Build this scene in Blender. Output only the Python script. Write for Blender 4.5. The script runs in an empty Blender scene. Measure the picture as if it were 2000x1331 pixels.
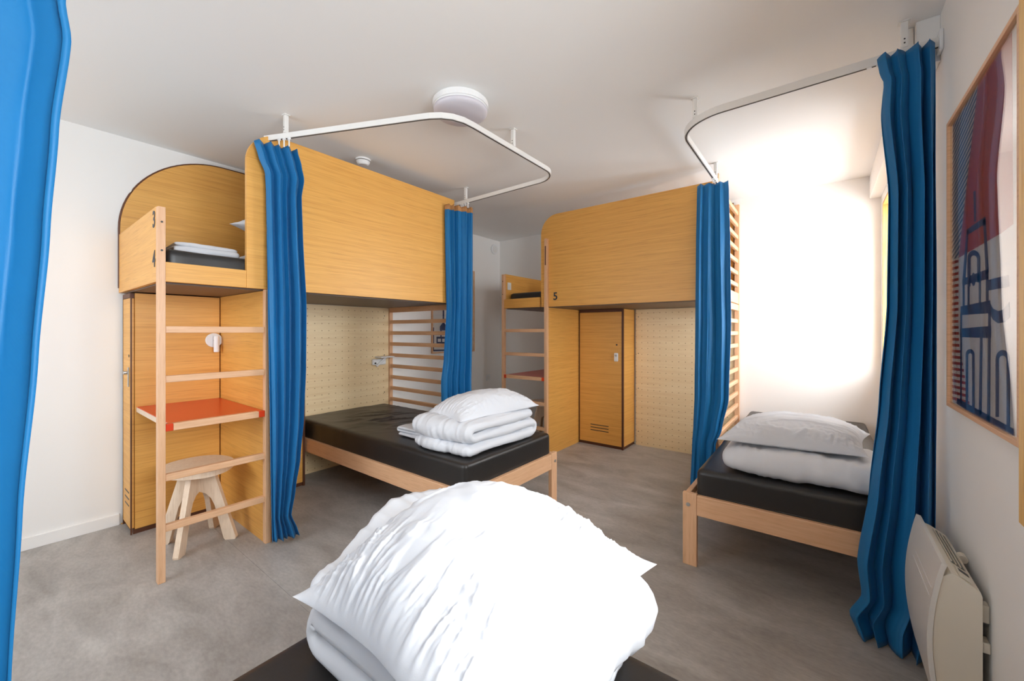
import bpy, bmesh, math, random
from mathutils import Vector, Matrix, noise
random.seed(7)
S = bpy.context.scene
COL = S.collection
PI = math.pi

# ------------------------------------------------------------------ camera
F_PX = 785.0; YAW = math.atan(607/F_PX); EYE = 1.24; HZ = 648.0
cam_d = bpy.data.cameras.new('camera'); cam = bpy.data.objects.new('camera', cam_d); COL.objects.link(cam)
cam_d.sensor_width = 36; cam_d.lens = 36*F_PX/2000
cam_d.shift_y = -(665.5-HZ)/2000; cam_d.clip_start = 0.02
cam.location = (0, 0, EYE); cam.rotation_euler = (PI/2, 0, YAW)
S.camera = cam

# ------------------------------------------------------------------ world, daylight, exposure
w = bpy.data.worlds.new('sky'); S.world = w; w.use_nodes = True
bg = w.node_tree.nodes['Background']; bg.inputs[0].default_value = (0.80, 0.90, 1.0, 1); bg.inputs[1].default_value = 1.0

def area(name, loc, rot, sx, sy, power, col):
    l = bpy.data.lights.new(name, 'AREA'); l.shape = 'RECTANGLE'; l.size = sx; l.size_y = sy
    l.energy = power; l.color = col
    o = bpy.data.objects.new(name, l); o.location = loc; o.rotation_euler = rot; COL.objects.link(o)
    return o
# daylight standing in the two window openings, just outside the glass (pointing -X into the room)
area('daylight_far_window', (1.30, 3.20, 1.95), (0, PI/2-0.15, 0), 2.6, 3.0, 130, (0.92, 0.96, 1.0))
area('daylight_near_window', (1.25, 0.60, 1.85), (0, PI/2-0.2, 0), 1.8, 2.0, 74, (0.90, 0.96, 1.0))
# added fill light, coming through an invented window behind the camera
area('added_rear_fill', (-2.35, -2.2, 1.75), (PI/2-0.15, 0, -0.1), 2.4, 1.8, 22, (0.95, 0.97, 1.0))
S.view_settings.view_transform = 'Standard'; S.view_settings.look = 'None'
S.view_settings.gamma = 1; S.view_settings.use_curve_mapping = False
S.view_settings.exposure = 1.36

# ------------------------------------------------------------------ materials
def srgb(r, g, b):
    f = lambda c: ((c/255+0.055)/1.055)**2.4 if c > 10 else c/255/12.92
    return (f(r), f(g), f(b), 1)

def newmat(name):
    m = bpy.data.materials.new(name); m.use_nodes = True
    return m, m.node_tree, m.node_tree.nodes['Principled BSDF']

def plain(name, col, rough=0.5, metal=0, spec=0.5, bump=0, bscale=200, vary=0.0, vscale=6):
    m, t, p = newmat(name)
    p.inputs['Base Color'].default_value = col; p.inputs['Roughness'].default_value = rough
    p.inputs['Metallic'].default_value = metal; p.inputs['Specular IOR Level'].default_value = spec
    tc = t.nodes.new('ShaderNodeTexCoord')
    if vary:
        n = t.nodes.new('ShaderNodeTexNoise'); n.inputs['Scale'].default_value = vscale; n.inputs['Detail'].default_value = 6
        t.links.new(tc.outputs['Object'], n.inputs['Vector'])
        r = t.nodes.new('ShaderNodeMapRange'); r.inputs[3].default_value = 1-vary; r.inputs[4].default_value = 1+vary
        t.links.new(n.outputs[0], r.inputs[0])
        h = t.nodes.new('ShaderNodeHueSaturation'); h.inputs['Color'].default_value = col
        t.links.new(r.outputs[0], h.inputs['Value']); t.links.new(h.outputs[0], p.inputs['Base Color'])
    if bump:
        n = t.nodes.new('ShaderNodeTexNoise'); n.inputs['Scale'].default_value = bscale; n.inputs['Detail'].default_value = 4
        t.links.new(tc.outputs['Object'], n.inputs['Vector'])
        b = t.nodes.new('ShaderNodeBump'); b.inputs['Strength'].default_value = bump; b.inputs['Distance'].default_value = 0.01
        t.links.new(n.outputs[0], b.inputs['Height']); t.links.new(b.outputs[0], p.inputs['Normal'])
    return m

def wood(name, c1, c2, c3, scale=(1.5, 1.5, 60), rough=0.42, holes=None):
    """grain = noise stretched by 'scale'; c1 light, c2 mid, c3 dark pore lines"""
    m, t, p = newmat(name); N = t.nodes; L = t.links
    tc = N.new('ShaderNodeTexCoord'); mp = N.new('ShaderNodeMapping'); mp.inputs['Scale'].default_value = scale
    L.new(tc.outputs['Object'], mp.inputs['Vector'])
    n1 = N.new('ShaderNodeTexNoise'); n1.inputs['Scale'].default_value = 1; n1.inputs['Detail'].default_value = 5; n1.inputs['Distortion'].default_value = 0.6
    L.new(mp.outputs[0], n1.inputs['Vector'])
    cr = N.new('ShaderNodeValToRGB'); e = cr.color_ramp.elements
    e[0].position = 0.30; e[0].color = c2; e[1].position = 0.68; e[1].color = c1
    L.new(n1.outputs[0], cr.inputs[0])
    mp2 = N.new('ShaderNodeMapping'); mp2.inputs['Scale'].default_value = tuple(s*3.5 for s in scale)
    L.new(tc.outputs['Object'], mp2.inputs['Vector'])
    n2 = N.new('ShaderNodeTexNoise'); n2.inputs['Scale'].default_value = 1; n2.inputs['Detail'].default_value = 3
    L.new(mp2.outputs[0], n2.inputs['Vector'])
    r2 = N.new('ShaderNodeMapRange'); r2.inputs[1].default_value = 0.52; r2.inputs[2].default_value = 0.72; r2.inputs[4].default_value = 0.55
    L.new(n2.outputs[0], r2.inputs[0])
    mx = N.new('ShaderNodeMix'); mx.data_type = 'RGBA'; mx.inputs[7].default_value = c3
    L.new(r2.outputs[0], mx.inputs[0]); L.new(cr.outputs[0], mx.inputs[6])
    out = mx.outputs[2]
    if holes:   # drilled pegboard holes on a 64 mm grid; holes = (horizontal object axis index)
        sep = N.new('ShaderNodeSeparateXYZ'); L.new(tc.outputs['Object'], sep.inputs[0])
        def cell(sock):
            a = N.new('ShaderNodeMath'); a.operation = 'DIVIDE'; a.inputs[1].default_value = 0.064; L.new(sock, a.inputs[0])
            b = N.new('ShaderNodeMath'); b.operation = 'FRACT'; L.new(a.outputs[0], b.inputs[0])
            c = N.new('ShaderNodeMath'); c.operation = 'SUBTRACT'; c.inputs[1].default_value = 0.5; L.new(b.outputs[0], c.inputs[0])
            d = N.new('ShaderNodeMath'); d.operation = 'POWER'; d.inputs[1].default_value = 2; L.new(c.outputs[0], d.inputs[0])
            return d.outputs[0]
        s_ = N.new('ShaderNodeMath'); s_.operation = 'ADD'; L.new(cell(sep.outputs[0]), s_.inputs[0]); L.new(cell(sep.outputs[2]), s_.inputs[1])
        lt = N.new('ShaderNodeMath'); lt.operation = 'LESS_THAN'; lt.inputs[1].default_value = 0.0046; L.new(s_.outputs[0], lt.inputs[0])
        m2 = N.new('ShaderNodeMix'); m2.data_type = 'RGBA'; m2.inputs[7].default_value = srgb(172, 132, 88)
        L.new(lt.outputs[0], m2.inputs[0]); L.new(out, m2.inputs[6]); out = m2.outputs[2]
    L.new(out, p.inputs['Base Color'])
    p.inputs['Roughness'].default_value = rough
    b = N.new('ShaderNodeBump'); b.inputs['Strength'].default_value = 0.12; b.inputs['Distance'].default_value = 0.002
    L.new(n2.outputs[0], b.inputs['Height']); L.new(b.outputs[0], p.inputs['Normal'])
    return m

M = {}
oc = (srgb(236, 178, 92), srgb(224, 162, 78), srgb(194, 132, 60))
M['oak'] = wood('oak_veneer', *oc, scale=(1.4, 1.4, 55))
M['oak_edge'] = plain('oak_edge_dark', srgb(92, 52, 30), 0.5)
bc = (srgb(232, 186, 146), srgb(222, 172, 130), srgb(200, 148, 108))
M['beech'] = wood('beech_horizontal', *bc, scale=(3, 3, 70))
M['beech_v'] = wood('beech_vertical', *bc, scale=(70, 70, 3))
M['ply'] = wood('light_plywood_peg', srgb(250, 226, 182), srgb(242, 214, 166), srgb(230, 196, 146), scale=(1.2, 1.2, 22), holes=True)
M['stoolwood'] = wood('pale_birch', srgb(236, 214, 190), srgb(226, 200, 174), srgb(206, 178, 150), scale=(40, 40, 4))
M['pine'] = wood('golden_pine', srgb(244, 200, 126), srgb(228, 176, 96), srgb(204, 146, 70), scale=(50, 50, 3))
M['wall'] = plain('white_wall_paint', srgb(246, 244, 241), 0.75, spec=0.2, bump=0.04, bscale=300)
M['ceil'] = plain('white_ceiling_paint', srgb(246, 245, 243), 0.85, spec=0.1)
M['whitepl'] = plain('white_plastic', srgb(240, 240, 240), 0.35)
M['rail'] = plain('white_lacquered_metal', srgb(236, 234, 230), 0.35)
M['railgap'] = plain('dark_groove', srgb(70, 66, 62), 0.6)
M['lamp'] = plain('lamp_diffuser', srgb(214, 210, 218), 0.4)
M['red'] = plain('orange_red_laminate', srgb(216, 62, 18), 0.28)
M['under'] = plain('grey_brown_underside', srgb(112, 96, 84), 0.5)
M['vinyl'] = plain('black_vinyl_cover', srgb(40, 38, 37), 0.36, spec=0.5, bump=0.05, bscale=60)
M['vinyl_g'] = plain('black_vinyl_cover_dusty', srgb(44, 42, 40), 0.42, spec=0.5, bump=0.05, bscale=60)
M['linen'] = plain('white_cotton', srgb(222, 224, 229), 0.85, spec=0.15, bump=0.05, bscale=500)
M['cream'] = plain('cream_enamel', srgb(238, 228, 210), 0.35)
M['creamfront'] = plain('cream_front', srgb(232, 228, 222), 0.3)
M['dark'] = plain('dark_metal', srgb(60, 56, 52), 0.4)
M['grille'] = plain('grille_grey', srgb(110, 110, 100), 0.45)
M['steel'] = plain('brushed_steel', srgb(190, 190, 188), 0.3, metal=0.8)
M['ink'] = plain('dark_ink', srgb(48, 52, 62), 0.5)
M['navy'] = plain('navy_print', srgb(44, 62, 104), 0.55)
M['printred'] = plain('brick_red_print', srgb(178, 66, 38), 0.55)
M['paper'] = plain('poster_paper', srgb(224, 220, 216), 0.6)
M['tan'] = plain('tan_tape', srgb(186, 134, 84), 0.8)
M['green'] = plain('green_print', srgb(130, 160, 70), 0.7)

def floor_mat():
    m, t, p = newmat('grey_concrete_vinyl'); N = t.nodes; L = t.links
    tc = N.new('ShaderNodeTexCoord')
    mp = N.new('ShaderNodeMapping'); mp.inputs['Scale'].default_value = (1.0, 2.2, 1); mp.inputs['Rotation'].default_value = (0, 0, 0.15)
    L.new(tc.outputs['Object'], mp.inputs['Vector'])
    n1 = N.new('ShaderNodeTexNoise'); n1.inputs['Scale'].default_value = 2.6; n1.inputs['Detail'].default_value = 9; n1.inputs['Roughness'].default_value = 0.62; n1.inputs['Distortion'].default_value = 0.5
    L.new(mp.outputs[0], n1.inputs['Vector'])
    cr = N.new('ShaderNodeValToRGB'); e = cr.color_ramp.elements
    e[0].position = 0.32; e[0].color = srgb(150, 145, 139); e[1].position = 0.68; e[1].color = srgb(184, 180, 175)
    k = cr.color_ramp.elements.new(0.5); k.color = srgb(168, 163, 158)
    L.new(n1.outputs[0], cr.inputs[0])
    n2 = N.new('ShaderNodeTexNoise'); n2.inputs['Scale'].default_value = 38; n2.inputs['Detail'].default_value = 5
    L.new(mp.outputs[0], n2.inputs['Vector'])
    r = N.new('ShaderNodeMapRange'); r.inputs[1].default_value = 0.3; r.inputs[2].default_value = 0.7; r.inputs[3].default_value = 0.9; r.inputs[4].default_value = 1.08
    L.new(n2.outputs[0], r.inputs[0])
    h = N.new('ShaderNodeHueSaturation'); L.new(cr.outputs[0], h.inputs['Color']); L.new(r.outputs[0], h.inputs['Value'])
    L.new(h.outputs[0], p.inputs['Base Color']); p.inputs['Roughness'].default_value = 0.42; p.inputs['Specular IOR Level'].default_value = 0.35
    b = N.new('ShaderNodeBump'); b.inputs['Strength'].default_value = 0.06; b.inputs['Distance'].default_value = 0.003
    L.new(n2.outputs[0], b.inputs['Height']); L.new(b.outputs[0], p.inputs['Normal'])
    return m
M['floor'] = floor_mat()

def cloth_mat(name, c1, c2):
    m, t, p = newmat(name); N = t.nodes; L = t.links
    tc = N.new('ShaderNodeTexCoord')
    n = N.new('ShaderNodeTexNoise'); n.inputs['Scale'].default_value = 5; n.inputs['Detail'].default_value = 3
    L.new(tc.outputs['Object'], n.inputs['Vector'])
    mx = N.new('ShaderNodeMix'); mx.data_type = 'RGBA'; mx.inputs[6].default_value = c1; mx.inputs[7].default_value = c2
    L.new(n.outputs[0], mx.inputs[0]); L.new(mx.outputs[2], p.inputs['Base Color'])
    p.inputs['Roughness'].default_value = 0.52; p.inputs['Specular IOR Level'].default_value = 0.4
    p.inputs['Sheen Weight'].default_value = 0.06; p.inputs['Sheen Roughness'].default_value = 0.5
    wv = N.new('ShaderNodeTexWave'); wv.inputs['Scale'].default_value = 260; wv.bands_direction = 'DIAGONAL'; wv.inputs['Distortion'].default_value = 0.5
    L.new(tc.outputs['Object'], wv.inputs['Vector'])
    b = N.new('ShaderNodeBump'); b.inputs['Strength'].default_value = 0.15; b.inputs['Distance'].default_value = 0.001
    L.new(wv.outputs[0], b.inputs['Height']); L.new(b.outputs[0], p.inputs['Normal'])
    return m
M['blue'] = cloth_mat('blue_twill', srgb(10, 104, 160), srgb(20, 116, 174))

def glass_mat():
    m, t, p = newmat('clear_glass'); N = t.nodes; L = t.links
    N.remove(p); out = N['Material Output']
    tr = N.new('ShaderNodeBsdfTransparent'); gl = N.new('ShaderNodeBsdfGlossy'); gl.inputs['Roughness'].default_value = 0.01
    fr = N.new('ShaderNodeFresnel'); fr.inputs['IOR'].default_value = 1.5
    mx = N.new('ShaderNodeMixShader')
    ge = N.new('ShaderNodeNewGeometry'); mr = N.new('ShaderNodeMapRange'); mr.inputs[3].default_value = 1.5; mr.inputs[4].default_value = 1/1.5
    L.new(ge.outputs['Backfacing'], mr.inputs[0]); L.new(mr.outputs[0], fr.inputs['IOR'])   # same reflectance on both faces of the pane
    L.new(fr.outputs[0], mx.inputs[0]); L.new(tr.outputs[0], mx.inputs[1]); L.new(gl.outputs[0], mx.inputs[2])
    L.new(mx.outputs[0], out.inputs['Surface']); return m
M['glass'] = glass_mat()

def stripe_mat():
    m, t, p = newmat('fine_navy_hatching'); N = t.nodes; L = t.links
    tc = N.new('ShaderNodeTexCoord'); sep = N.new('ShaderNodeSeparateXYZ'); L.new(tc.outputs['Object'], sep.inputs[0])
    a = N.new('ShaderNodeMath'); a.operation = 'MULTIPLY_ADD'; a.inputs[1].default_value = 0.25; L.new(sep.outputs[1], a.inputs[0]); L.new(sep.outputs[2], a.inputs[2])
    b = N.new('ShaderNodeMath'); b.operation = 'DIVIDE'; b.inputs[1].default_value = 0.018; L.new(a.outputs[0], b.inputs[0])
    c = N.new('ShaderNodeMath'); c.operation = 'FRACT'; L.new(b.outputs[0], c.inputs[0])
    d = N.new('ShaderNodeMath'); d.operation = 'GREATER_THAN'; d.inputs[1].default_value = 0.5; L.new(c.outputs[0], d.inputs[0])
    mx = N.new('ShaderNodeMix'); mx.data_type = 'RGBA'; mx.inputs[6].default_value = srgb(214, 210, 208); mx.inputs[7].default_value = srgb(50, 62, 92)
    L.new(d.outputs[0], mx.inputs[0]); L.new(mx.outputs[2], p.inputs['Base Color']); p.inputs['Roughness'].default_value = 0.55
    return m
M['hatch'] = stripe_mat()

# ------------------------------------------------------------------ helpers
def empty(name, loc, rz=0, label=None, cat=None, group=None):
    o = bpy.data.objects.new(name, None); o.empty_display_size = 0.1
    o.location = loc; o.rotation_euler = (0, 0, rz); COL.objects.link(o)
    o['_m'] = 0
    del o['_m']
    tag(o, label, cat, group); return o

def tag(o, label=None, cat=None, group=None, kind=None):
    if label: o['label'] = label
    if cat: o['category'] = cat
    if group: o['group'] = group
    if kind: o['kind'] = kind
    return o

def chain(o):
    m = Matrix.Identity(4)
    while o is not None:
        m = (Matrix.Translation(o.location) @ o.rotation_euler.to_matrix().to_4x4()) @ m
        o = o.parent
    return m

def obj(name, bm, mat, parent=None, local=False, smooth=False, origin=None):
    """link bm as one object. World coordinates are turned into the parent's frame unless local."""
    if parent is not None and not local:
        bm.transform(chain(parent).inverted())
    if parent is None and origin is not None:
        bm.transform(Matrix.Translation(-Vector(origin)))
    me = bpy.data.meshes.new(name); bmesh.ops.recalc_face_normals(bm, faces=bm.faces)
    bm.to_mesh(me); bm.free()
    if mat: me.materials.append(mat)
    if smooth:
        for p in me.polygons: p.use_smooth = True
    o = bpy.data.objects.new(name, me); COL.objects.link(o)
    if parent is not None: o.parent = parent
    elif origin is not None: o.location = origin
    return o

def box(bm, x0, x1, y0, y1, z0, z1, bev=0.0):
    x0, x1 = sorted((x0, x1)); y0, y1 = sorted((y0, y1)); z0, z1 = sorted((z0, z1))
    vs = [bm.verts.new(p) for p in ((x0,y0,z0),(x1,y0,z0),(x1,y1,z0),(x0,y1,z0),(x0,y0,z1),(x1,y0,z1),(x1,y1,z1),(x0,y1,z1))]
    fs = [bm.faces.new([vs[i] for i in q]) for q in ((0,3,2,1),(4,5,6,7),(0,1,5,4),(1,2,6,5),(2,3,7,6),(3,0,4,7))]
    if bev:
        es = list({e for f in fs for e in f.edges})
        bmesh.ops.bevel(bm, geom=es, offset=bev, segments=2, affect='EDGES', profile=0.5)
    return bm

def B(*a, bev=0.0):
    return box(bmesh.new(), *a, bev=bev)

def prism(pts, o, u, v, n, d, bm=None):
    """polygon pts (a,b) in plane o + a*u + b*v, extruded by d along n"""
    bm = bm or bmesh.new(); o, u, v, n = map(Vector, (o, u, v, n))
    f0 = [bm.verts.new(o + u*a + v*b) for a, b in pts]; f1 = [bm.verts.new(o + u*a + v*b + n*d) for a, b in pts]
    bm.faces.new(f0); bm.faces.new(f1[::-1]); k = len(pts)
    for i in range(k): bm.faces.new((f0[i], f0[(i+1) % k], f1[(i+1) % k], f1[i]))
    return bm

def cyl(c, axis, r, l, seg=24, r2=None, bm=None, bev=0):
    bm = bm or bmesh.new(); r2 = r if r2 is None else r2
    q = Vector((0, 0, 1)).rotation_difference(Vector(axis).normalized()).to_matrix().to_4x4()
    n0 = len(bm.verts)
    res = bmesh.ops.create_cone(bm, cap_ends=True, segments=seg, radius1=r, radius2=r2, depth=l, matrix=Matrix.Translation(c) @ q)
    if bev:
        es = [e for e in {e for v in res['verts'] for e in v.link_edges} if len(e.link_faces) == 2 and e.calc_face_angle(0) > 1]
        bmesh.ops.bevel(bm, geom=es, offset=bev, segments=3, affect='EDGES')
    return bm

def tube(bm, pts, r, seg=8):
    prev = None; rings = []
    for i, p in enumerate(pts):
        p = Vector(p); a = Vector(pts[max(i-1, 0)]); b = Vector(pts[min(i+1, len(pts)-1)])
        t = (b-a).normalized(); up = Vector((0, 0, 1)) if abs(t.z) < 0.9 else Vector((1, 0, 0))
        s = t.cross(up).normalized(); u2 = s.cross(t)
        rings.append([bm.verts.new(p + s*math.cos(2*PI*k/seg)*r + u2*math.sin(2*PI*k/seg)*r) for k in range(seg)])
    for a, b in zip(rings, rings[1:]):
        for k in range(seg): bm.faces.new((a[k], a[(k+1) % seg], b[(k+1) % seg], b[k]))
    bm.faces.new(rings[0][::-1]); bm.faces.new(rings[-1])
    return bm

def sweep_rect(pts, w_, h_, z):
    """flat track: rectangle w x h (hanging below z) swept along xy points"""
    bm = bmesh.new(); rings = []
    for i, p in enumerate(pts):
        a = Vector(pts[max(i-1, 0)]); b = Vector(pts[min(i+1, len(pts)-1)]); t = (b-a).normalized(); n = Vector((-t.y, t.x))
        rings.append([bm.verts.new((p[0]+n.x*s*w_/2, p[1]+n.y*s*w_/2, zz)) for s, zz in ((-1, z-h_), (1, z-h_), (1, z), (-1, z))])
    for a, b in zip(rings, rings[1:]):
        for k in range(4): bm.faces.new((a[k], a[(k+1) % 4], b[(k+1) % 4], b[k]))
    bm.faces.new(rings[0][::-1]); bm.faces.new(rings[-1]); return bm

def arc(cx, cy, r, a0, a1, n=10):
    return [(cx+r*math.cos(math.radians(a0+(a1-a0)*i/n)), cy+r*math.sin(math.radians(a0+(a1-a0)*i/n))) for i in range(n+1)]

def text_obj(s, size, parent, loc, rot, mat, depth=0.001, name='digit'):
    c = bpy.data.curves.new(name, 'FONT'); c.body = s; c.size = size; c.extrude = depth; c.offset = size*0.018
    c.align_x = 'CENTER'; c.align_y = 'CENTER'
    tmp = bpy.data.objects.new('tmp', c); COL.objects.link(tmp)
    bpy.context.view_layer.update()
    me = bpy.data.meshes.new_from_object(tmp.evaluated_get(bpy.context.evaluated_depsgraph_get()))
    bpy.data.objects.remove(tmp); me.name = name; me.materials.clear(); me.materials.append(mat)
    o = bpy.data.objects.new(name, me); COL.objects.link(o); o.parent = parent
    o.location = loc; o.rotation_euler = rot; return o

cY, sY = math.cos(YAW), math.sin(YAW)
def plane_at(u, v, p, n):
    """3-D point where the sight line of photo pixel (u, v) meets the real plane through p with normal n"""
    a = (u-1000)/F_PX; d = Vector((-sY+cY*a, cY+sY*a, (HZ-v)/F_PX)); c0 = Vector((0, 0, EYE)); n = Vector(n)
    return c0 + d*((Vector(p)-c0).dot(n)/d.dot(n))

# ------------------------------------------------------------------ room shell
XL, XR, YB, YN, H = -3.58, 0.37, 4.35, -1.40, 2.50
fl = obj('floor', B(XL, XR, YN, YB, -0.10, -0.003), M['dark']); tag(fl, kind='structure')
for a, b in ((YN, -1.1455), (-1.1445, 0.8545), (0.8555, 2.8545), (2.8555, YB)):
    obj('vinyl_sheet', B(XL, XR, a, b, -0.0025, 0.0), M['floor'], fl)
tag(obj('ceiling', B(XL-0.1, XR+0.3, YN-0.1, YB+0.1, H, H+0.1), M['ceil']), kind='structure')
tag(obj('wall_left', B(XL-0.1, XL, YN, YB, -0.1, H), M['wall']), kind='structure')
tag(obj('wall_back', B(XL-0.1, XR+0.3, YB, YB+0.1, -0.1, H), M['wall']), kind='structure')
bm = bmesh.new()
for a in ((XL-0.1, -3.30, -0.1, H), (-1.40, XR+0.3, -0.1, H), (-3.30, -1.40, -0.1, 0.85), (-3.30, -1.40, 2.25, H)):  # opening in the middle added to let the rear fill in
    box(bm, a[0], a[1], YN-0.2, YN, a[2], a[3])
tag(obj('wall_near', bm, M['wall']), kind='structure')
w3 = obj('added_window_3', B(-3.30, -1.40, YN-0.12, YN-0.06, 0.85, 0.90), M['pine']); tag(w3, kind='structure')  # unseen window, added to carry the fill light from behind
obj('frame_head', B(-3.30, -1.40, YN-0.12, YN-0.06, 2.20, 2.25), M['pine'], w3)
for x in (-3.30, -2.375, -1.45): obj('frame_post', B(x, x+0.05, YN-0.12, YN-0.06, 0.90, 2.20), M['pine'], w3)
for x in (-3.25, -2.325): obj('pane', B(x, x+0.875, YN-0.093, YN-0.087, 0.90, 2.20), M['glass'], w3)
W1 = (2.98, 4.28, 0.92, 2.25); W2 = (-0.15, 1.15, 0.95, 2.20)
bm = bmesh.new(); x0, x1 = XR, XR+0.3
for (a, b, c, d) in ((YN, YB, -0.1, 0.92), (YN, W2[0], 0.92, H), (W2[1], W1[0], 0.92, H), (W1[1], YB, 0.92, H),
                     (W2[0], W2[1], 0.92, W2[2]), (W2[0], W2[1], W2[3], H), (W1[0], W1[1], W1[3], H)):
    box(bm, x0, x1, a, b, c, d)
tag(obj('wall_right', bm, M['wall']), kind='structure')
tag(obj('trim_1', B(0.30, XR, 2.30, YB, 2.315, H, bev=0.003), M['wall']), kind='structure')
tag(obj('trim_2', B(0.30, XR, -0.3, 1.30, 2.315, H, bev=0.003), M['wall']), kind='structure')
tag(obj('baseboard_left', B(XL, XL+0.014, YN, 0.50, 0, 0.07, bev=0.002), M['wall']), kind='structure')
tag(obj('baseboard_left.001', B(XL, XL+0.014, 2.62, YB, 0, 0.07, bev=0.002), M['wall']), kind='structure')
tag(obj('baseboard_back', B(XL+0.014, -2.76, YB-0.014, YB, 0, 0.07, bev=0.002), M['wall']), kind='structure')
tag(obj('baseboard_right', B(XR-0.014, XR, YN, YB, 0, 0.07, bev=0.002), M['wall']), kind='structure')
# window 1: golden pine frame lining the opening
def window(name, Wn, casing):
    a, b, c, d = Wn; t = 0.05
    o = obj(name, B(0.372, 0.59, a, a+0.02, c, d), M['pine']); tag(o, kind='structure')
    obj('jamb', B(0.372, 0.59, b-0.02, b, c, d), M['pine'], o)
    obj('head', B(0.372, 0.59, a+0.02, b-0.02, d-0.02, d), M['pine'], o)
    obj('sill', B(0.372, 0.59, a+0.02, b-0.02, c, c+0.02), M['pine'], o)
    m = (a+b)/2
    for p, q in ((a+0.02, m), (m, b-0.02)):
        bm = bmesh.new(); X0, X1 = 0.50, 0.55
        box(bm, X0, X1, p, p+t, c+0.02, d-0.02); box(bm, X0, X1, q-t, q, c+0.02, d-0.02)
        box(bm, X0, X1, p+t, q-t, c+0.02, c+0.02+t); box(bm, X0, X1, p+t, q-t, d-0.02-t, d-0.02)
        s = obj('sash', bm, M['pine'], o)
        obj('pane', B(0.522, 0.528, p+t, q-t, c+0.02+t, d-0.02-t), M['glass'], s)
    if casing:
        bm = bmesh.new(); X0, X1, k = 0.305, 0.369, 0.085
        box(bm, X0, X1, b, b+k, c-k, d+k); box(bm, X0, X1, a-k, a, c-k, d+k)
        box(bm, X0, X1, a, b, c-k, c); box(bm, X0, X1, a, b, d, d+k)
        obj('casing', bm, M['pine'], o)
        for z in (1.10, 1.80): obj('hinge', B(0.310, 0.34, b+k, b+k+0.008, z-0.05, z+0.05, bev=0.002), M['dark'], o)
    return o
window('window_1', W1, False)
window('window_2', W2, True)
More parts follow.
